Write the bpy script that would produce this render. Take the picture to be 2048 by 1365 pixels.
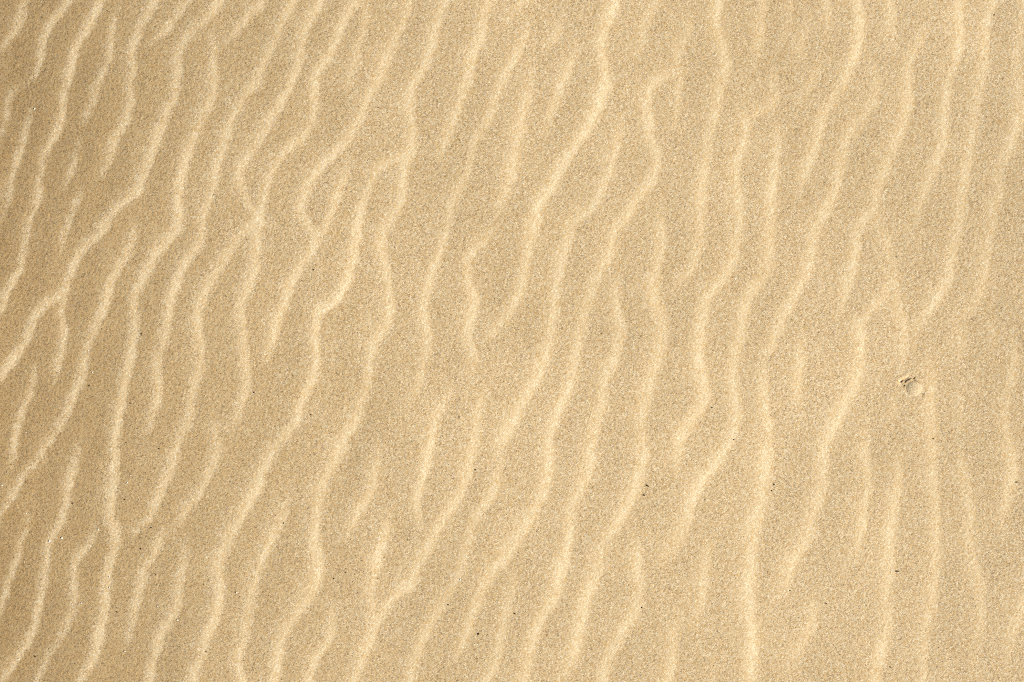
import bpy, math, random
import numpy as np

for o in list(bpy.data.objects):
    bpy.data.objects.remove(o, do_unlink=True)
scene = bpy.context.scene
col = scene.collection
R = math.radians

# ---------------------------------------------------------------- camera
FRAME_W = 1.60                       # metres of sand across the frame
PX = FRAME_W / 2048.0                # metres per photograph pixel on the ground
CAM_H = 1.56
cam_data = bpy.data.cameras.new('camera')
cam_data.sensor_width = 36.0
cam_data.lens = 36.0 * CAM_H / FRAME_W
cam_data.clip_start = 0.01
cam_data.clip_end = 3000.0
cam = bpy.data.objects.new('camera', cam_data)
cam.location = (0, 0, CAM_H)
cam.rotation_euler = (0, 0, 0)       # looking straight down, top of the photo is +Y
col.objects.link(cam)
scene.camera = cam

# ---------------------------------------------------------------- light
SUN_ELEV = 35.0
SUN_AZ = -17.0                       # degrees from +X towards -Y: low right of the photo
world = bpy.data.worlds.new('World')
scene.world = world
world.use_nodes = True
wn = world.node_tree
bg = wn.nodes['Background']
sky = wn.nodes.new('ShaderNodeTexSky')
sky.sky_type = 'NISHITA'
sky.sun_disc = False
sky.sun_elevation = R(SUN_ELEV)
sky.sun_rotation = R(90 - SUN_AZ)
wn.links.new(sky.outputs[0], bg.inputs[0])
bg.inputs[1].default_value = 0.05

sun_data = bpy.data.lights.new('sun', 'SUN')
sun_data.energy = 5.0
sun_data.angle = R(0.5)
sun_data.color = (1.0, 0.955, 0.875)
sun = bpy.data.objects.new('sun', sun_data)
sun.rotation_euler = (0, R(90 - SUN_ELEV), R(SUN_AZ))
sun.location = (3, -1, 3)
col.objects.link(sun)

vs = scene.view_settings
vs.view_transform = 'Standard'
vs.look = 'None'
vs.exposure = 0.51
vs.gamma = 1.0
vs.use_curve_mapping = False
scene.cycles.use_denoising = False                 # the grain of the sand is the picture: keep it
scene.cycles.pixel_filter_type = 'GAUSSIAN'
scene.cycles.filter_width = 1.15

# ---------------------------------------------------------------- ripple crests
# Slip-face lines of the wind ripples, surveyed in twelve plots of the ground.
# Each plot: (x0, y0, scale); each line: (strength, width, [points in plot units]).
K = 0.337
K2 = 0.3407
PLOTS = {
 'A1': (0, 0, K), 'A2': (500, 0, K), 'A3': (1000, 0, K), 'A4': (1520, 0, K),
 'B1': (0, 450, K), 'B2': (500, 450, K), 'B3': (1000, 450, K), 'B4': (1520, 450, K),
 'C1': (0, 900, K2), 'C2': (500, 900, K2), 'C3': (1000, 900, K2), 'C4': (1520, 900, K2)}
LINES = {
'A1': [
 (.7, 1.2, [(155,0),(115,110),(60,220),(0,310)]),
 (1, 1, [(400,0),(350,75),(290,145),(258,215),(240,330),(215,400),(180,460),(150,500)]),
 (.8, 1, [(110,500),(65,555),(40,650),(20,740),(0,790)]),
 (.8, 1, [(190,640),(160,760),(140,840),(95,980),(75,1080),(50,1180),(20,1250),(0,1290)]),
 (1, 1, [(600,0),(545,110),(500,200),(450,290),(420,400),(395,500),(375,580),(365,700),(340,790),(285,880),(255,980),(235,1080),(225,1180),(190,1260),(160,1350)]),
 (.8, .9, [(700,60),(668,150),(665,300),(630,400),(590,490),(550,590),(520,670),(490,740)]),
 (.55, 1, [(460,850),(440,980),(400,1060),(370,1130)]),
 (.9, 1, [(930,0),(860,120),(810,230),(785,310),(800,400),(770,490),(780,600),(755,700),(700,800),(660,900),(630,980),(600,1050)]),
 (.65, 1, [(1130,0),(1050,100),(1000,170),(940,220),(880,270)]),
 (.9, 1.1, [(1310,0),(1250,90),(1150,180),(1090,250),(1060,330),(1050,450),(1040,560),(1000,660),(960,750),(925,850),(895,950),(850,1050),(815,1150),(740,1200),(660,1280),(600,1340)]),
 (.8, 1, [(480,1150),(440,1230),(400,1340)]),
 (.9, 1, [(1278,210),(1270,400),(1270,520),(1240,620),(1190,750),(1130,880),(1090,1000),(1070,1110),(1060,1240),(1055,1360)]),
 (.9, 1, [(1540,40),(1470,110),(1400,180),(1345,250)]),
 (.95, 1, [(1540,470),(1480,560),(1420,640),(1370,730),(1340,850),(1300,980),(1270,1120),(1230,1230),(1200,1330)]),
 (.8, 1, [(1540,860),(1470,940),(1425,1030),(1440,1120),(1480,1200),(1540,1290)]),
],
'A2': [
 (.9, 1, [(70,0),(0,95)]),
 (1, 1, [(260,0),(190,150),(150,250),(100,360),(50,460),(0,530)]),
 (1, 1.05, [(430,0),(350,140),(320,230),(300,350),(270,440),(240,530),(190,620),(130,710),(60,820),(0,880)]),
 (.95, 1, [(640,20),(570,110),(530,200),(500,290),(440,370),(400,440),(390,540),(395,640),(370,740),(310,820),(220,900),(160,970),(120,1050),(100,1150),(80,1230),(60,1350)]),
 (.5, 1, [(690,0),(690,100),(660,260),(620,400),(600,490),(550,540)]),
 (1, 1.1, [(955,0),(920,140),(860,240),(820,360),(770,480),(710,580),(680,660),(640,740),(590,830),(500,920),(430,1000),(370,1080),(330,1180),(320,1260),(345,1350),(400,1400)]),
 (.75, .9, [(590,960),(560,1090),(530,1170),(490,1260),(450,1340),(410,1430)]),
 (1, 1.1, [(1165,0),(1100,170),(1080,290),(1040,390),(980,490),(950,580),(960,680),(970,790),(950,910),(910,1030),(900,1190),(860,1260),(800,1350)]),
 (.75, 1.1, [(940,910),(830,960),(750,1010),(720,1110),(680,1200),(650,1290),(640,1370)]),
 (1, 1.2, [(1430,0),(1390,100),(1370,220),(1320,350),(1300,480),(1260,590),(1210,730),(1160,860),(1130,960)]),
 (1, 1, [(1540,440),(1480,560),(1430,700),(1370,800),(1320,900),(1300,1010),(1250,1120),(1200,1220),(1170,1360)]),
],
'A3': [
 (.65, 1, [(155,0),(90,80),(30,150)]),
 (.95, 1, [(165,200),(110,330),(50,420),(0,510)]),
 (.95, 1.1, [(195,400),(190,480),(170,580),(140,690),(110,800),(90,930),(70,1070),(30,1170),(0,1260)]),
 (.6, 1, [(370,100),(330,230),(280,290)]),
 (.8, 1, [(470,300),(430,380),(380,490),(340,600),(300,690),(265,820)]),
 (1, 1.2, [(695,0),(650,140),(612,240),(625,330),(640,450),(610,580),(560,700),(510,790),(440,890),(380,970),(330,1080),(270,1170),(220,1280),(200,1370)]),
 (.65, 1, [(950,0),(880,130),(850,230),(840,300),(780,350)]),
 (.8, 1, [(1150,100),(1110,230),(1060,340),(1070,410)]),
 (.8, 1, [(1000,450),(940,490),(900,540),(880,620),(890,730),(900,830),(935,930),(920,1020),(890,1090),(820,1180),(770,1270),(710,1340)]),
 (.6, 1, [(1070,400),(1075,480),(1060,560),(1050,680),(1025,760)]),
 (.75, 1, [(735,710),(700,850),(670,950),(650,1030),(610,1130),(560,1220),(480,1300)]),
 (.8, 1, [(450,1230),(430,1350)]),
 (.9, 1.1, [(1305,0),(1300,150),(1330,280),(1340,370),(1320,500),(1290,620),(1270,720),(1240,830),(1230,950),(1210,1060),(1200,1180),(1195,1360)]),
 (.6, 1, [(1560,60),(1550,230),(1520,390)]),
 (.75, 1, [(1630,420),(1640,560),(1610,640)]),
 (.45, .9, [(1615,630),(1560,660),(1500,685),(1460,720)]),
 (.85, 1, [(1465,705),(1470,780),(1440,900),(1405,1010),(1420,1130),(1430,1260),(1430,1370)]),
 (.7, 1, [(970,1250),(972,1370)]),
],
'A4': [
 (.6, 1, [(22,0),(15,230)]),
 (.4, 1, [(190,0),(175,160),(150,240)]),
 (.5, 1, [(300,150),(265,240),(245,340)]),
 (.4, 1, [(395,0),(410,130),(415,240)]),
 (.55, 1, [(380,370),(330,450),(265,590)]),
 (.85, 1, [(590,0),(600,190),(580,320),(540,400),(480,520),(420,620),(380,700),(350,820),(320,920),(290,1010),(255,1130)]),
 (.8, 1, [(110,740),(110,880),(90,1050),(75,1180),(65,1360)]),
 (.6, 1, [(790,0),(780,160),(800,300)]),
 (.75, 1, [(690,410),(700,530),(660,640),(600,720),(520,820),(490,950),(470,1080),(440,1180),(370,1280),(340,1370)]),
 (.8, 1, [(975,180),(930,300),(890,380),(890,530),(880,650),(850,760),(810,860),(770,960),(740,1060),(710,1130),(700,1230),(620,1310),(580,1380)]),
 (.55, 1, [(715,1250),(730,1400)]),
 (.85, 1, [(1200,0),(1200,200),(1180,330),(1130,450),(1110,560),(1100,680),(1100,800),(1070,930),(1020,1020),(990,1110),(960,1200),(925,1310)]),
 (.7, 1, [(1400,0),(1350,150),(1340,350),(1310,530),(1280,680),(1250,870),(1230,1030),(1210,1170),(1190,1360)]),
 (.65, 1, [(1560,680),(1500,850),(1460,950),(1420,1030),(1440,1130),(1400,1250)]),
 (.45, 1, [(1570,60),(1540,250),(1535,420)]),
],
'B1': [
 (1, 1, [(165,0),(150,120),(140,220),(100,310),(50,390),(20,470),(0,520)]),
 (.8, 1, [(410,-10),(375,90),(355,180)]),
 (.95, 1.1, [(640,0),(540,100),(455,190),(425,290),(390,390),(320,450),(240,510),(180,620),(140,720),(70,820),(20,880)]),
 (.8, 1, [(375,440),(365,520),(380,620),(370,720),(350,820),(330,920)]),
 (.9, 1.05, [(800,0),(780,130),(740,210),(690,310),(650,420),(600,530),(560,630),(520,720),(510,820),(470,940),(430,1050),(390,1140),(330,1220),(260,1330)]),
 (.95, 1.1, [(1060,20),(990,100),(910,210),(850,330),(805,430),(810,560),(800,680),(790,780),(760,880),(740,1000),(710,1120),(690,1230),(690,1370)]),
 (.85, 1, [(220,840),(190,970),(150,1080),(110,1160),(90,1260),(75,1370)]),
 (.9, 1, [(1210,0),(1185,120),(1110,220),(1060,330),(1020,450),(1000,580),(970,720),(945,800),(945,900),(950,1000),(920,1090),(880,1220)]),
 (.85, 1.1, [(1500,10),(1430,60),(1370,150),(1320,250),(1240,370),(1190,480),(1175,600),(1195,720),(1200,840),(1160,950),(1140,1060),(1120,1180),(1070,1280),(1030,1370)]),
 (.8, 1.2, [(1440,560),(1450,680),(1450,800),(1470,920),(1450,1030),(1430,1120),(1370,1220)]),
 (.6, 1.2, [(1530,0),(1525,230),(1470,400),(1440,480),(1440,580)]),
 (.8, 1, [(1285,1200),(1295,1360)]),
],
'B2': [
 (.95, 1.1, [(410,60),(370,180),(280,310),(240,400),(190,530),(150,650),(120,740),(85,820)]),
 (1, 1.15, [(640,30),(620,170),(595,320),(550,420),(480,480),(420,520),(390,620),(400,720),(400,830),(360,960),(310,1080),(270,1200),(180,1290),(90,1370)]),
 (.95, 1.1, [(800,0),(785,110),(800,220),(830,370),(840,500),(810,620),(740,720),(720,830),(700,960),(670,1080),(630,1190),(560,1280),(510,1370)]),
 (.95, 1.1, [(1170,10),(1130,170),(1090,280),(1050,420),(1050,530),(1070,630),(1065,740),(1030,870),(1000,970),(970,1060)]),
 (.9, 1, [(1440,20),(1370,110),(1310,210),(1300,320),(1340,440),(1320,560),(1310,680),(1340,760),(1310,880)]),
 (.9, 1, [(1200,980),(1140,1080),(1110,1180),(1090,1270),(1065,1380)]),
 (.75, 1, [(1400,980),(1370,1120),(1350,1230),(1325,1370)]),
],
'B3': [
 (.95, 1.1, [(205,20),(170,150),(155,250),(140,370),(100,450),(60,530),(0,600),(-70,680)]),
 (.95, 1.2, [(430,0),(400,140),(370,250),(340,380),(330,490),(310,620),(280,750),(230,880),(160,1020),(110,1120),(50,1230),(0,1310),(-20,1400)]),
 (.9, 1.05, [(700,0),(660,150),(620,240),(570,340),(540,450),(510,560),(490,660),(460,800),(430,920),(390,1020),(350,1130),(310,1240),(280,1360)]),
 (.85, 1.1, [(700,330),(700,420),(710,540),(720,640),(700,740),(660,830),(620,930),(610,1050),(590,1150),(560,1260),(530,1370)]),
 (.9, 1.2, [(970,0),(965,160),(940,260),(915,370),(940,470),(978,560),(970,700),(940,810),(910,920),(880,1030),(850,1150),(850,1260),(845,1370)]),
 (.7, 1, [(1200,0),(1180,130),(1160,230),(1090,330),(1040,390)]),
 (.9, 1.15, [(1430,0),(1400,160),(1370,250),(1310,350),(1240,440),(1215,530),(1200,640),(1190,760),(1200,880),(1220,970),(1190,1110),(1110,1200),(1065,1300),(1060,1370)]),
 (.85, 1.1, [(1630,250),(1520,360),(1460,500),(1440,620),(1420,730),(1390,850),(1390,950),(1410,1030),(1410,1140),(1390,1230),(1340,1350),(1290,1410)]),
],
'B4': [
 (.75, 1, [(70,0),(60,170),(25,310)]),
 (.85, 1, [(335,0),(310,160),(270,300),(210,420),(150,540),(110,650),(75,740)]),
 (.75, 1, [(575,40),(570,180),(540,300),(510,400),(475,530)]),
 (.55, 1, [(735,60),(780,180),(800,300),(760,400),(700,470)]),
 (.45, 1, [(790,260),(812,380),(830,490)]),
 (.4, 1, [(700,470),(640,530),(600,590)]),
 (.4, 1, [(1010,520),(950,600),(920,700)]),
 (.4, 1, [(1385,520),(1400,640),(1390,760)]),
 (.8, 1, [(1185,0),(1150,170),(1130,300),(1110,390),(1060,450),(1010,520)]),
 (.65, 1, [(1395,-80),(1385,20),(1350,190),(1340,310),(1320,410),(1275,500)]),
 (.8, 1.1, [(590,590),(605,720),(590,840),(570,940),(530,1030),(480,1130),(430,1210),(390,1300),(365,1380)]),
 (.7, 1, [(265,670),(240,800),(240,920),(225,1020),(250,1120)]),
 (.6, 1, [(830,480),(865,600),(860,720),(850,850)]),
 (.5, 1, [(1210,540),(1210,720),(1220,820)]),
 (.4, 1, [(1200,920),(1185,1080),(1180,1210)]),
 (.55, 1, [(1030,810),(1020,1000),(1030,1150),(1030,1350)]),
 (.75, 1, [(1520,720),(1510,870),(1470,1000),(1460,1120),(1470,1230),(1485,1370)]),
 (.55, 1, [(805,1010),(790,1110),(735,1170)]),
 (.55, 1, [(640,1180),(630,1360)]),
 (.6, 1.1, [(40,760),(30,930),(35,1080),(70,1220),(80,1370)]),
],
'C1': [
 (.65, 1, [(75,0),(70,120)]),
 (.85, 1, [(260,30),(190,90),(110,200),(60,290),(0,380)]),
 (.95, 1.05, [(460,0),(430,130),(400,240),(380,360),(340,460),(290,540),(285,650),(260,800),(230,920),(200,1050),(150,1150),(90,1240),(10,1365)]),
 (.9, 1, [(165,390),(130,530),(100,660),(60,770),(30,870),(0,940)]),
 (.95, 1.1, [(685,0),(670,180),(650,300),(660,420),(690,540),(660,640),(640,760),(630,870),(610,990),(580,1110),(560,1200),(520,1280),(480,1365)]),
 (.75, 1, [(565,460),(530,570),(470,620),(440,710),(440,830),(450,930),(390,1040),(340,1130),(280,1210),(240,1310),(215,1370)]),
 (.95, 1.1, [(1045,0),(990,160),(930,290),(870,410),(805,490)]),
 (.75, 1, [(960,490),(910,600),(850,720),(830,830),(800,930),(780,1030),(735,1150)]),
 (.9, 1, [(1105,580),(1090,690),(1060,800),(1050,900),(1010,1000),(950,1090),(920,1200),(880,1370)]),
 (1, 1.2, [(1540,190),(1470,310),(1400,440),(1330,560),(1280,680),(1290,770),(1300,870),(1260,1000),(1210,1110),(1180,1220),(1135,1370)]),
 (.8, 1, [(1290,0),(1240,110),(1190,230),(1110,340),(1050,450)]),
 (.8, 1.1, [(1500,920),(1450,1070),(1420,1180),(1410,1250),(1430,1370)]),
],
'C2': [
 (1, 1.3, [(160,0),(80,140),(20,260),(-30,360)]),
 (.85, 1, [(235,290),(170,450),(120,580),(60,680),(30,780),(10,900),(-20,980)]),
 (1, 1.3, [(550,0),(480,110),(420,240),(400,370),(390,520),(420,640),(400,740),(350,850),(290,940),(220,1060),(190,1180),(150,1365)]),
 (.8, 1.05, [(765,0),(740,140),(720,250),(650,350),(600,440),(555,535)]),
 (.8, 1, [(500,930),(490,1040),(450,1140),(390,1230),(350,1365)]),
 (.9, 1.1, [(815,380),(790,520),(750,620),(740,730),(710,840),(730,940),(730,1040),(700,1130),(660,1240),(615,1365)]),
 (.9, 1, [(1055,0),(1030,130),(990,240),(985,340),(1005,440)]),
 (.9, 1.15, [(1315,0),(1280,160),(1240,260),(1180,350),(1110,470),(1050,580),(1000,680),(950,790),(850,860),(790,960),(745,1020)]),
 (.8, 1.1, [(1480,40),(1430,250),(1340,380),(1280,540),(1250,680),(1200,790),(1140,900),(1070,1020),(1020,1130),(980,1230),(945,1365)]),
 (.85, 1.15, [(1530,590),(1460,680),(1390,790),(1340,900),(1300,1020),(1250,1150),(1195,1250)]),
 (.75, 1.1, [(1530,930),(1490,1060),(1470,1180),(1440,1280),(1400,1370)]),
],
'C3': [
 (.95, 1.3, [(300,0),(290,120),(270,240),(200,370),(120,500),(60,600),(0,680)]),
 (.7, 1.1, [(90,760),(60,890),(20,990)]),
 (.95, 1.2, [(545,0),(530,130),(480,230),(430,340),(420,460),(410,560),(370,700),(350,800),(310,900),(260,990),(200,1110),(180,1230),(145,1370)]),
 (.9, 1.2, [(845,0),(830,130),(790,270),(740,370),(670,470),(610,600),(580,720),(540,830),(500,950),(480,1070),(440,1200),(380,1330)]),
 (.8, 1, [(1065,0),(1040,150)]),
 (.95, 1.25, [(1325,0),(1240,130),(1160,240),(1120,360),(1070,500),(1010,600),(950,670)]),
 (.85, 1.15, [(820,540),(810,690),(820,810),(810,930),(750,1030),(700,1140),(640,1240),(615,1370)]),
 (.8, 1.1, [(1235,540),(1200,700),(1190,820),(1180,920),(1140,1030)]),
 (.8, 1.1, [(1065,980),(1030,1080),(1030,1200),(995,1370)]),
 (1, 1.5, [(1580,0),(1560,200),(1530,340),(1485,530),(1480,680),(1470,830),(1470,950),(1490,1080),(1490,1200),(1480,1370)]),
],
'C4': [
 (.85, 1.2, [(375,0),(370,200),(320,360),(290,480),(270,570),(200,650),(180,750),(140,850)]),
 (.7, 1.15, [(345,850),(320,980),(280,1090),(230,1180),(170,1290)]),
 (.65, 1, [(620,0),(640,200),(610,350),(590,500),(560,640)]),
 (.8, 1.1, [(825,0),(810,200),(790,330),(770,480),(760,620),(750,750),(740,870),(760,1000),(740,1120),(710,1230),(690,1370)]),
 (.7, 1, [(1020,0),(1035,200),(1040,400),(1040,600),(1030,800),(1010,940),(980,1050),(970,1170),(970,1370)]),
 (.5, 1.1, [(1180,0),(1220,200),(1240,400),(1245,600),(1300,800),(1310,950),(1290,1100),(1260,1230)]),
 (.7, 1, [(1490,0),(1490,150),(1460,270),(1440,400),(1450,490)]),
 (.4, 1.2, [(1570,860),(1500,1050),(1440,1200)]),
]}

def catmull(pts, step=18.0):
    p = [np.array(q, float) for q in pts]
    p = [2*p[0]-p[1]] + p + [2*p[-1]-p[-2]]
    out = []
    for i in range(1, len(p)-2):
        n = max(2, int(np.linalg.norm(p[i+1]-p[i]) / step))
        for k in range(n):
            t = k / n
            out.append(.5*((2*p[i]) + (p[i+1]-p[i-1])*t + (2*p[i-1]-5*p[i]+4*p[i+1]-p[i+2])*t*t
                           + (-p[i-1]+3*p[i]-3*p[i+1]+p[i+2])*t**3))
    out.append(p[-2])
    return np.array(out)

# ---------------------------------------------------------------- relief raster
CELL = 2.0                                         # photograph pixels per raster cell
X0, Y0 = -1280.0, -1230.0
NX, NY = 2304, 1920
gx = X0 + CELL*np.arange(NX)
gy = Y0 + CELL*np.arange(NY)
rng = np.random.default_rng(7)
fx = np.fft.fftfreq(NX, CELL)[None, :]
fy = np.fft.fftfreq(NY, CELL)[:, None]
F2 = fx**2 + fy**2

def smooth_noise(scale, seed, aniso=None):
    g = np.random.default_rng(seed).standard_normal((NY, NX))
    if aniso is None:
        flt = np.exp(-2*(math.pi*scale)**2*F2)
    else:
        a, sx, sy = aniso
        u = fx*math.cos(a) + fy*math.sin(a); v = -fx*math.sin(a) + fy*math.cos(a)
        flt = np.exp(-2*math.pi**2*((sx*u)**2 + (sy*v)**2))
    n = np.fft.ifft2(np.fft.fft2(g)*flt).real
    return n / n.std()

def blur(a, s):
    return np.fft.ifft2(np.fft.fft2(a)*np.exp(-2*(math.pi*s)**2*F2)).real

# added broad swell: its tilt shades the left side like lens falloff (heights in photograph pixels on the ground)
swell_p = np.interp(gx, [-1280, -1000, -700, -350, -60, 150, 450, 900, 1400, 1850, 2100, 2500, 3328],
                        [0, .02, .04, -.05, -.16, -.11, -.042, .0, .014, .0, -.045, -.02, 0])
ker = np.exp(-.5*(np.arange(-200, 201)*CELL/110)**2); ker /= ker.sum()
swell_p = np.convolve(np.pad(swell_p, 200, mode='edge'), ker, mode='valid')
yv = (gy[:, None]-760)/700.0
swell = -np.cumsum(swell_p)*CELL
swell -= np.interp(1000, gx, swell)
SWELL = swell[None, :]*(1 + .6*yv**2/(2+yv**2))
yy = np.maximum(-yv, 0)
SWELL = SWELL - 36*yy**2.5/(1+(yy/1.1)**2.5)   # added fall at the far side, tilted from the sun to darken it

def surveyed(x, y):
    # where on the swelling ground a mark seen at photograph position (x, y) lies
    i = int(min(max((x-X0)/CELL, 0), NX-1)); j = int(min(max((y-Y0)/CELL, 0), NY-1))
    k = 1 - SWELL[j, i]*PX/CAM_H
    return 1024+(x-1024)*k, 682.5+(y-682.5)*k

SOFT, SHARP = 6.7, 3.4
S = np.zeros((NY, NX))
ALL = []
for plot, lines in LINES.items():
    ox, oy, k = PLOTS[plot]
    for strength, width, pts in lines:
        ALL.append([strength**.62, width, [np.array((ox + x*k, oy + y*k)) for x, y in pts]])
dense = [catmull(l[2], 6.0) for l in ALL]
for li, l in enumerate(ALL):
    q = l[2]; joined = [False, False]
    for end in (0, -1):
        a = q[end]; b = q[1] if end == 0 else q[-2]
        if a[0] < 12 or a[1] < 8 or a[0] > 2036 or a[1] > 1357:      # runs on beyond the surveyed ground
            d = (a-b)/max(1e-6, np.linalg.norm(a-b))
            e = a + d*70
        else:                                                       # joins a neighbouring line in a fork
            best, e = 36.0, None
            for lj, c in enumerate(dense):
                if lj == li: continue
                dd = np.linalg.norm(c-a, axis=1); m = dd.argmin()
                ahead = np.dot(c[m]-a, a-b)
                cosang = ahead/max(1e-6, dd[m]*np.linalg.norm(a-b))
                if dd[m] < best and ((cosang > .72 and dd[m] < 30) or dd[m] < 9):
                    best, e = dd[m], c[m]
        if e is not None:
            joined[end] = True
            if np.linalg.norm(e-a) > 9 and np.dot(e-a, a-b) > 0:
                q = [e]+q if end == 0 else q+[e]
    l[2] = q; l.append(joined)
for strength, width, q, joined in ALL:
        q = [surveyed(*p) for p in q]
        c = catmull(q)
        if c[0][1] > c[-1][1]:
            c = c[::-1]; joined = joined[::-1]      # always run down the photo, so left/right are fixed
        n = len(c)
        arc = np.concatenate([[0], np.cumsum(np.linalg.norm(np.diff(c, axis=0), axis=1))])
        L = arc[-1]
        for i in range(n-1):
            a, b = c[i], c[i+1]
            d = b-a; ln = np.linalg.norm(d)
            if ln < 1e-6: continue
            d = d/ln
            m = 48
            ix0 = int((min(a[0], b[0])-m-X0)/CELL); ix1 = int((max(a[0], b[0])+m-X0)/CELL)+1
            iy0 = int((min(a[1], b[1])-m-Y0)/CELL); iy1 = int((max(a[1], b[1])+m-Y0)/CELL)+1
            ix0 = max(ix0, 0); iy0 = max(iy0, 0); ix1 = min(ix1, NX); iy1 = min(iy1, NY)
            if ix1 <= ix0 or iy1 <= iy0: continue
            xx = gx[ix0:ix1][None, :]-a[0]; yy = gy[iy0:iy1][:, None]-a[1]
            t = xx*d[0] + yy*d[1]
            over = np.maximum(0, np.maximum(-t, t-ln))
            side = xx*d[1] - yy*d[0]
            dist = np.sqrt(side**2 + over**2)
            wd = width * (1 + .32*min(1, max(0, (a[0]-600)/800)))
            sg = np.where(side > 0, SHARP, SOFT) * wd
            sk = np.where(side > 0, SHARP*1.2, SOFT*2.4) * wd
            v = .78*np.exp(-.5*(dist/sg)**2) + .22*np.exp(-.5*(dist/sk)**2)
            mid = .5*(arc[i]+arc[i+1])
            cap = min(1.0, (.7 + mid/60.0) if joined[0] else .15 + mid/75.0, (.7 + (L-mid)/60.0) if joined[-1] else .15 + (L-mid)/75.0)
            cap = cap*(1.5-.5*cap)
            S[iy0:iy1, ix0:ix1] = np.maximum(S[iy0:iy1, ix0:ix1], v*strength*cap)
inside = S
# ripples on the ground round about: the same bedform carried on
ang = R(17)
u = gx[None, :]*math.cos(ang) + gy[:, None]*math.sin(ang)
phi = u/93.0 + .62*smooth_noise(210, 3) + .17*smooth_noise(60, 4, (ang, 40, 90))
f = phi - np.floor(phi)
dd = (f-.72)*93.0
outside = np.exp(-.5*(dd/np.where(dd > 0, SHARP*1.1, SOFT*1.05))**2) * np.clip(.75+.2*smooth_noise(90, 5), .2, 1)
ex = np.maximum(0, np.maximum(-gx, gx-2048))[None, :]
ey = np.maximum(0, np.maximum(-gy, gy-1365))[:, None]
edge = np.sqrt(ex**2+ey**2)
w = np.clip((edge-12)/60.0, 0, 1); w = w*w*(3-2*w)
S = inside*(1-w) + outside*w
# grain-by-grain creep leaves the edges of the slip faces uneven
wx = 1.5*smooth_noise(6, 21) + 1.0*smooth_noise(30, 22)
wy = 1.5*smooth_noise(6, 23) + 1.0*smooth_noise(30, 24)
S = np.pad(S, ((0, 1), (0, 1)), mode='edge')
_x = np.clip(np.arange(NX)[None, :] + wx/CELL, 0, NX-1); _y = np.clip(np.arange(NY)[:, None] + wy/CELL, 0, NY-1)
_i = _x.astype(int); _j = _y.astype(int); _a = _x-_i; _b = _y-_j
S = S[_j, _i]*(1-_a)*(1-_b) + S[_j, _i+1]*_a*(1-_b) + S[_j+1, _i]*(1-_a)*_b + S[_j+1, _i+1]*_a*_b
# crispness and vigour fade from the left of the ground to the right
vig = np.interp(gx, [-300, 0, 500, 1100, 1500, 2048, 2500], [1.02, 1.02, 1.0, .94, .90, .90, .90])[None, :]
S = S * vig * np.clip(1 + .14*smooth_noise(35, 8, (ang, 14, 34)), .5, 1.3)
coarse_falloff = np.interp(gx, [-900, -400, 0, 180, 450, 850, 1200], [-.2, -.4, -.52, -.30, -.14, -.04, 0])[None, :]  # coarser grain to the left, plus lens darkening put into the sand colour
FINES_FALLOFF = np.clip(blur(S, 2.2)*(1 + .22*smooth_noise(5, 25)) + .03*smooth_noise(14, 26), 0, 1.2) + coarse_falloff     # coarser browner sand to the left, darkened further to stand for lens falloff;             # fine pale sand gathers on the slip faces
S = .85*blur(S, 1.8) + .15*blur(S, 9)
S += .05*smooth_noise(26, 9, (ang, 16, 45)) + .06*smooth_noise(26, 29, (ang-.06, 11, 95)) + .02*smooth_noise(9, 10)
S -= blur(S, 130)

# height whose slope towards the lee equals S (least-squares integration)
AMP = .15
sa = R(-SUN_AZ)
ks = 2*math.pi*(fx*math.cos(sa) + fy*math.sin(sa))
K2f = (2*math.pi)**2*F2
reg = .010*K2f + (2*math.pi/1500.0)**2
H = np.fft.ifft2(np.fft.fft2(-S*AMP) * (-1j*ks)/(ks**2 + reg)).real      # in pixels
H += 1.0*smooth_noise(60, 11) * .25
# small hollow scooped out beside the pebble
PEB = (1829.0, 779.0)
dx = gx[None, :]-1813; dy = gy[:, None]-764
ca, sb = math.cos(R(-28)), math.sin(R(-28))
uu = (dx*ca+dy*sb)/17.0; vv = (-dx*sb+dy*ca)/8.0
H -= 1.2*np.exp(-(uu**2+vv**2)**2)
for cx, cy, cl, cw, cd, cr in [(1812, 759, 11, 1.6, 3.2, -29), (1830, 760, 4, 2.0, 2.5, -60), (1846, 792, 4, 2.0, 1.2, -40)]:
    ex_, ey_ = gx[None, :]-cx, gy[:, None]-cy
    c_, s_ = math.cos(R(cr)), math.sin(R(cr))
    H -= cd*np.exp(-((ex_*c_+ey_*s_)/cl)**4 - ((-ex_*s_+ey_*c_)/cw)**2)
H += .7*np.exp(-(((dx+3)*ca+(dy+11)*sb)/22.0)**2 - ((-(dx+3)*sb+(dy+11)*ca)/5.0)**2)
dx = gx[None, :]-PEB[0]; dy = gy[:, None]-PEB[1]
rr = np.sqrt(dx**2+dy**2)
H -= 0.5*np.exp(-(rr/16.0)**4)

win = np.clip((1210-edge)/330.0, 0, 1); win = win*win*(3-2*win)
H = H*win + SWELL
FINES_FALLOFF = FINES_FALLOFF*win

def h_at(px, py):                                  # metres
    return PX*raster_at(H, px, py)

def raster_at(A, px, py):
    x = np.clip((np.asarray(px, float)-X0)/CELL, 0, NX-1.001)
    y = np.clip((np.asarray(py, float)-Y0)/CELL, 0, NY-1.001)
    i = np.floor(x).astype(int); j = np.floor(y).astype(int)
    a = x-i; b = y-j
    return A[j, i]*(1-a)*(1-b) + A[j, i+1]*a*(1-b) + A[j+1, i]*(1-a)*b + A[j+1, i+1]*a*b

def world_xy(px, py):
    return (px-1024.0)*PX, (682.5-py)*PX

# ---------------------------------------------------------------- materials
def new_mat(name):
    m = bpy.data.materials.new(name); m.use_nodes = True
    nt = m.node_tree
    return m, nt, nt.nodes['Principled BSDF']

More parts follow.
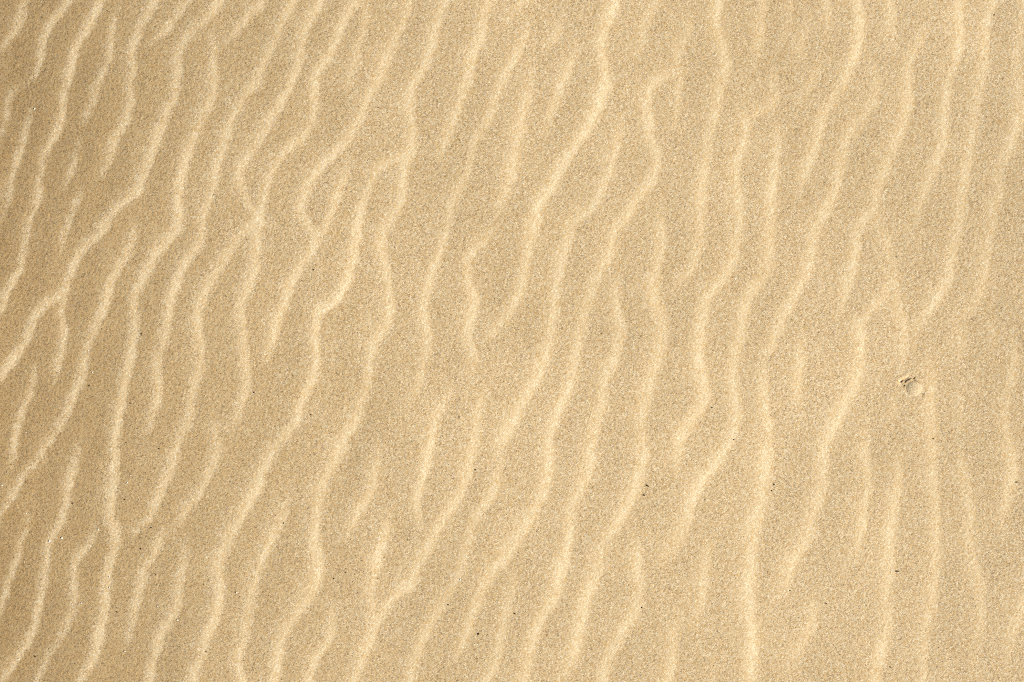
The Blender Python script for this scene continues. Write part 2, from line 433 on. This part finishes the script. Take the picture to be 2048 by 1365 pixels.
def ramp(nt, stops, interp='LINEAR'):
    r = nt.nodes.new('ShaderNodeValToRGB')
    cr = r.color_ramp; cr.interpolation = interp
    while len(cr.elements) < len(stops): cr.elements.new(.5)
    for e, (p, c) in zip(cr.elements, stops):
        e.position = p; e.color = (*c, 1)
    return r

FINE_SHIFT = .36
def sand_material(name, pale=0.0):
    m, nt, b = new_mat(name)
    N, Lk = nt.nodes, nt.links
    tc = N.new('ShaderNodeTexCoord')
    def vor(scale):
        v = N.new('ShaderNodeTexVoronoi'); v.voronoi_dimensions = '3D'
        v.inputs['Scale'].default_value = scale
        Lk.new(tc.outputs['Object'], v.inputs['Vector'])
        sep = N.new('ShaderNodeSeparateColor'); Lk.new(v.outputs['Color'], sep.inputs[0])
        return v, sep
    v1, s1 = vor(700.0)
    v2, s2 = vor(1250.0)
    tan = (.532, .380, .180); cream = (.655, .525, .325); ochre = (.50, .305, .110)
    brown = (.27, .165, .075); dark = (.085, .06, .036); grey = (.51, .385, .225); milk = (.73, .63, .455)
    stops = [(0, dark), (.020, brown), (.135, ochre), (.30, tan), (.44, grey), (.58, tan), (.70, cream), (.88, milk)]
    # the sorting of the grains: where fines gather, few of the dark and ochre coarser grains lie; negative values also carry the lens falloff
    at = N.new('ShaderNodeAttribute'); at.attribute_name = 'fines_falloff'
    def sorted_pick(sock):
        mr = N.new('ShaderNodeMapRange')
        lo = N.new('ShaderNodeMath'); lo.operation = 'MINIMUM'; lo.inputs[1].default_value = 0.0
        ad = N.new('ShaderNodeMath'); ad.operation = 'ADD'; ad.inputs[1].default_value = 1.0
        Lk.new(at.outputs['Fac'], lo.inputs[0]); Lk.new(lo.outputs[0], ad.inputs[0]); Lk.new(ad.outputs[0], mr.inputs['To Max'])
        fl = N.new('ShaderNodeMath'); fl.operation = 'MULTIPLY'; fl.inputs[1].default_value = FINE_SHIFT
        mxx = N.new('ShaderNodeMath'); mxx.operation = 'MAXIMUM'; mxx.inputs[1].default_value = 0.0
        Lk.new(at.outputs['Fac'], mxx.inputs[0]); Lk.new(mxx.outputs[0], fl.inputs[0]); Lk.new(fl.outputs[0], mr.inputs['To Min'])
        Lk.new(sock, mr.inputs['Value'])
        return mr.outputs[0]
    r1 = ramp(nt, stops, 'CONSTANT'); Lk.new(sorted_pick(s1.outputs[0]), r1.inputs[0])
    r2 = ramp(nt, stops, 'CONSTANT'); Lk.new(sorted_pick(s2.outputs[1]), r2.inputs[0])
    mx = N.new('ShaderNodeMix'); mx.data_type = 'RGBA'; mx.inputs[0].default_value = .42
    Lk.new(r1.outputs[0], mx.inputs[6]); Lk.new(r2.outputs[0], mx.inputs[7])
    # slow drift in the mix of grains
    n = N.new('ShaderNodeTexNoise'); n.inputs['Scale'].default_value = 3.0; n.inputs['Detail'].default_value = 5
    Lk.new(tc.outputs['Object'], n.inputs['Vector'])
    rn = ramp(nt, [(.3, (.93, .92, .90)), (.7, (1.05, 1.05, 1.06))]); Lk.new(n.outputs[0], rn.inputs[0])
    mul = N.new('ShaderNodeMix'); mul.data_type = 'RGBA'; mul.blend_type = 'MULTIPLY'; mul.inputs[0].default_value = 1
    Lk.new(mx.outputs[2], mul.inputs[6]); Lk.new(rn.outputs[0], mul.inputs[7])
    out = mul.outputs[2]
    if pale:
        pm = N.new('ShaderNodeMix'); pm.data_type = 'RGBA'; pm.inputs[0].default_value = pale
        Lk.new(out, pm.inputs[6]); pm.inputs[7].default_value = (.66, .53, .33, 1)
        out = pm.outputs[2]
    Lk.new(out, b.inputs['Base Color'])
    b.inputs['Roughness'].default_value = .85
    b.inputs['Specular IOR Level'].default_value = .25
    # grain relief
    hsum = N.new('ShaderNodeMath'); hsum.operation = 'ADD'
    Lk.new(v1.outputs['Distance'], hsum.inputs[0]); Lk.new(v2.outputs['Distance'], hsum.inputs[1])
    bp = N.new('ShaderNodeBump'); bp.invert = True
    bp.inputs['Strength'].default_value = .42; bp.inputs['Distance'].default_value = .0008
    Lk.new(hsum.outputs[0], bp.inputs['Height']); Lk.new(bp.outputs[0], b.inputs['Normal'])
    return m

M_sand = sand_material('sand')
M_pale = sand_material('pale_sandy_crust', .35)

def grain_material(name, base, var, rough, spec=.4):
    m, nt, b = new_mat(name)
    N, Lk = nt.nodes, nt.links
    tc = N.new('ShaderNodeTexCoord')
    n = N.new('ShaderNodeTexNoise'); n.inputs['Scale'].default_value = 900; n.inputs['Detail'].default_value = 3
    Lk.new(tc.outputs['Object'], n.inputs['Vector'])
    r = ramp(nt, [(.3, base), (.7, var)]); Lk.new(n.outputs[0], r.inputs[0])
    Lk.new(r.outputs[0], b.inputs['Base Color'])
    b.inputs['Roughness'].default_value = rough
    b.inputs['Specular IOR Level'].default_value = spec
    return m
M_dark = grain_material('dark_mineral', (.035, .024, .015), (.08, .048, .026), .7)
M_rust = grain_material('rusty_mineral', (.06, .022, .008), (.13, .05, .018), .6)
M_white = grain_material('white_shell', (.66, .59, .47), (.76, .71, .61), .6, .5)

# ---------------------------------------------------------------- the sand sheet
def axis(lo, hi, step):
    inner = np.arange(lo, hi+step, step)
    out, s, d = [], step, 0.0
    while d < 1240:                                # ripples round about stay modelled
        s = min(s*1.2, 11.0); d += s; out.append(d)
    while d < 500.0/PX:
        s *= 1.35; d += s; out.append(d)
    out = np.array(out)
    return np.concatenate([(lo-out)[::-1], inner, inner[-1]+out])
STEP = 2.05
ax = axis(-14, 2062, STEP)
ay = axis(-14, 1379, STEP)
nx, ny = len(ax), len(ay)
PXg, PYg = np.meshgrid(ax, ay)
inb = (PXg > -20) & (PXg < 2070) & (PYg > -20) & (PYg < 1386)
jit = rng.uniform(-.32, .32, (2, ny, nx))*STEP*inb
PXg = PXg + jit[0]; PYg = PYg + jit[1]
Z = h_at(PXg, PYg)
grain = rng.standard_normal((ny, nx))
g2 = rng.standard_normal((ny, nx))
g2 = (g2 + np.roll(g2, 1, 0) + np.roll(g2, 1, 1) + np.roll(np.roll(g2, 1, 0), 1, 1))/2
Z += (grain*.00017 + g2*.00005)*inb
co = np.empty((ny, nx, 3), np.float32)
co[..., 0] = (PXg-1024)*PX; co[..., 1] = (682.5-PYg)*PX; co[..., 2] = Z
idx = np.arange(ny*nx, dtype=np.int32).reshape(ny, nx)
quads = np.stack([idx[1:, :-1], idx[1:, 1:], idx[:-1, 1:], idx[:-1, :-1]], -1).reshape(-1, 4)
me = bpy.data.meshes.new('sand')
nf = len(quads)
me.vertices.add(ny*nx); me.vertices.foreach_set('co', co.ravel())
me.loops.add(nf*4); me.loops.foreach_set('vertex_index', quads.ravel())
me.polygons.add(nf)
me.polygons.foreach_set('loop_start', np.arange(0, nf*4, 4, dtype=np.int32))
me.polygons.foreach_set('loop_total', np.full(nf, 4, np.int32))
me.polygons.foreach_set('use_smooth', np.ones(nf, bool))
me.update(calc_edges=True)
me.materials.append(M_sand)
fat = me.attributes.new('fines_falloff', 'FLOAT', 'POINT')
fat.data.foreach_set('value', raster_at(FINES_FALLOFF, PXg, PYg).astype(np.float32).ravel())
ground = bpy.data.objects.new('sand', me)
ground['kind'] = 'structure'
ground['label'] = 'pale golden rippled sand filling the whole view'
col.objects.link(ground)

# ---------------------------------------------------------------- small things lying on the sand
def ico(sub=2):
    t = (1+5**.5)/2
    v = [np.array(p, float)/np.linalg.norm(p) for p in
         [(-1,t,0),(1,t,0),(-1,-t,0),(1,-t,0),(0,-1,t),(0,1,t),(0,-1,-t),(0,1,-t),(t,0,-1),(t,0,1),(-t,0,-1),(-t,0,1)]]
    f = [(0,11,5),(0,5,1),(0,1,7),(0,7,10),(0,10,11),(1,5,9),(5,11,4),(11,10,2),(10,7,6),(7,1,8),
         (3,9,4),(3,4,2),(3,2,6),(3,6,8),(3,8,9),(4,9,5),(2,4,11),(6,2,10),(8,6,7),(9,8,1)]
    for _ in range(sub):
        cache, nfc = {}, []
        def mid(a, b):
            k = (min(a, b), max(a, b))
            if k not in cache:
                p = v[a]+v[b]; v.append(p/np.linalg.norm(p)); cache[k] = len(v)-1
            return cache[k]
        for a, b, c in f:
            x, y, z = mid(a, b), mid(b, c), mid(c, a)
            nfc += [(a, x, z), (b, y, x), (c, z, y), (x, y, z)]
        f = nfc
    return np.array(v), f

def lump_mesh(name, mat, size, seed, rough=.18, sub=2, smooth=False, power=1.0):
    v, f = ico(sub)
    g = np.random.default_rng(seed)
    k = g.normal(size=(7, 3))*2.2; ph = g.uniform(0, 6.28, 7)
    r = 1 + rough*np.sin(v@k.T + ph).sum(1)/3.0
    p = v*r[:, None]*np.array(size)
    m = bpy.data.meshes.new(name)
    m.from_pydata([tuple(q) for q in p], [], f)
    for q in m.polygons: q.use_smooth = smooth
    m.materials.append(mat); m.update()
    return m

def place(name, mesh, px, py, lift, rz, label, cat, group=None, tilt=(0, 0)):
    o = bpy.data.objects.new(name, mesh)
    px, py = surveyed(px, py)
    x, y = world_xy(px, py)
    o.location = (x, y, float(h_at(px, py)) + lift)
    o.rotation_euler = (tilt[0], tilt[1], rz)
    o['label'] = label; o['category'] = cat
    if group: o['group'] = group
    col.objects.link(o)
    return o

# half-buried round pebble with sand sticking to it
pm = lump_mesh('pebble', M_pale, (23.5*PX, 22*PX, 9*PX), 5, rough=.05, sub=4, smooth=True)
gg = np.random.default_rng(2)
for v in pm.vertices:
    v.co += v.co.normalized()*float(gg.normal(0, .00010))
place('pebble', pm, PEB[0], PEB[1], -6.5*PX, R(35), 'round pale pebble half buried in the sand beside a small dark hollow', 'pebble')

# crumbs of caked sand round the hollow
crumbs = [(1806, 764, 4, 1.8, 1.4, 28), (1814, 763, 5.5, 1.7, 1.8, 30), (1822, 760, 4.2, 2.0, 1.8, 18), (1831, 757, 3.2, 2.2, 1.6, 55),
          (1810, 773, 2.6, 1.7, 1.2, 62), (1848, 789, 2.4, 1.5, 1.0, 48)]
for i, (px, py, a, b_, c, rz) in enumerate(crumbs):
    m = lump_mesh('sand_crumb', M_sand, (a*PX, b_*PX, .7*c*PX), 40+i, rough=.3)
    place('sand_crumb', m, px, py, c*PX*.25, R(rz), 'small crumb of caked sand at the edge of the hollow by the pebble',
          'sand crumb', 'crumbs of caked sand round the pebble', (R(gg.uniform(-15, 15)), R(gg.uniform(-15, 15))))

# tiny dark mineral grains
dark = [(147,70),(150,176),(462,130),(408,147),(255,526),(283,668,1.4),(178,772,1.3),(262,807,1.4),(319,898,1.3),(60,689),(13,693,1.2),
 (508,786,1.3),(252,886),(64,576),(146,514),(12,656),(67,804),(628,540,1.3),(622,830,1.2),(569,815),(872,887),(1424,816,1.1),
 (1468,880,1.2),(1130,825),(1402,607),(1638,665,1.2),(1817,576),(1867,878,1.2),(1897,460),(144,1008,1.3),(249,1000,1.2),(302,1056,1.3),
 (282,1099,1.3),(311,1150,1.2),(234,1225,1.5),(69,1315,1.4),(413,1304,1.2),(354,1255,1.1),(480,1194),(475,933),(51,965,1.1),(315,1345),
 (488,1322),(92,1178),(152,1295),(951,940,1.2),(951,961),(964,984),(957,1268,1.6),(897,1210,1.3),(616,1217),(668,1158,1.1),(691,1145,1.2),
 (567,1047,1.2),(552,1031),(823,1231),(767,916),(976,1269),(1284,1216,1.2),(1030,1228,1.4),(1082,1057),(1352,1187),
 (1438,1240),(1386,1294),(1487,1073),(1549,970,1.3),(1544,982,1.3),(1581,1182,1.2),(1653,1208,1.2),(2034,965,1.3),(1680,1309,1.1),
 (1781,1335,1.1),(1649,1171),(2020,1128),(1990,30,1.1),(2005,34)]
proto = [lump_mesh('dark_grain', M_dark if i % 2 else M_rust, (2.5*PX, 2.0*PX, 1.8*PX), 70+i, rough=.3, sub=1) for i in range(6)]
for i, d in enumerate(dark):
    s = (d[2] if len(d) > 2 else .7)*.47
    o = place('dark_grain', proto[i % 6], d[0], d[1], 1.0*PX*s, gg.uniform(0, 6.28),
              'tiny dark brown mineral grain lying on the pale sand', 'dark grain', 'tiny dark grains scattered over the sand')
    o.scale = (s*gg.uniform(.85, 1.2), s*gg.uniform(.85, 1.1), s)
m = lump_mesh('dark_splinter', M_dark, (3.8*PX, 1.3*PX, 1.3*PX), 91, rough=.15)
place('dark_splinter', m, 1794, 1143, 1.0*PX, 0, 'thin black splinter lying level on the sand below the pebble', 'splinter')
m = lump_mesh('dark_splinter', M_dark, (3.0*PX, 1.4*PX, 1.3*PX), 92, rough=.2)
place('dark_splinter', m, 1295, 972, 1.0*PX, R(-38), 'short black splinter slanting beside a bright ripple, upper of two close specks', 'splinter')
m = lump_mesh('dark_splinter', M_dark, (2.0*PX, 1.3*PX, 1.3*PX), 93, rough=.2)
place('dark_splinter', m, 1288, 991, .8*PX, R(20), 'smaller black speck just below the short slanting splinter', 'splinter')

# tiny white shell fragments
white = [(67,217,1.3),(206,111),(80,2),(123,1077,1.5),(98,1083,1.3),(261,951,1.1),(254,966,1.1),(315,1213,1.3),(218,1154,1.2),(218,1176,1.1),
 (180,1091),(196,1060,1.1),(162,1207,1.1),(249,1304,1.2),(355,1241,1.1),(473,1186,1.2),(3,971,1.2),(63,932),(48,1125),(51,1028),
 (755,1320,1.2),(921,1159,1.1),(660,1106),(1014,1030),(184,745,1.1),(410,792,1.1),(50,865),(1551,889,1.1),(171,1076),(36,1320,1.2)]
wproto = [lump_mesh('shell_fragment', M_white, (2.6*PX, 1.9*PX, 1.2*PX), 110+i, rough=.35, sub=1) for i in range(5)]
for i, d in enumerate(white):
    s = (d[2] if len(d) > 2 else .75)*.58
    o = place('shell_fragment', wproto[i % 5], d[0], d[1], .8*PX*s, gg.uniform(0, 6.28),
              'tiny white shell fragment glinting on the sand', 'shell fragment', 'tiny white shell fragments on the sand',
              (R(gg.uniform(-20, 20)), R(gg.uniform(-20, 20))))
    o.scale = (s, s, s)
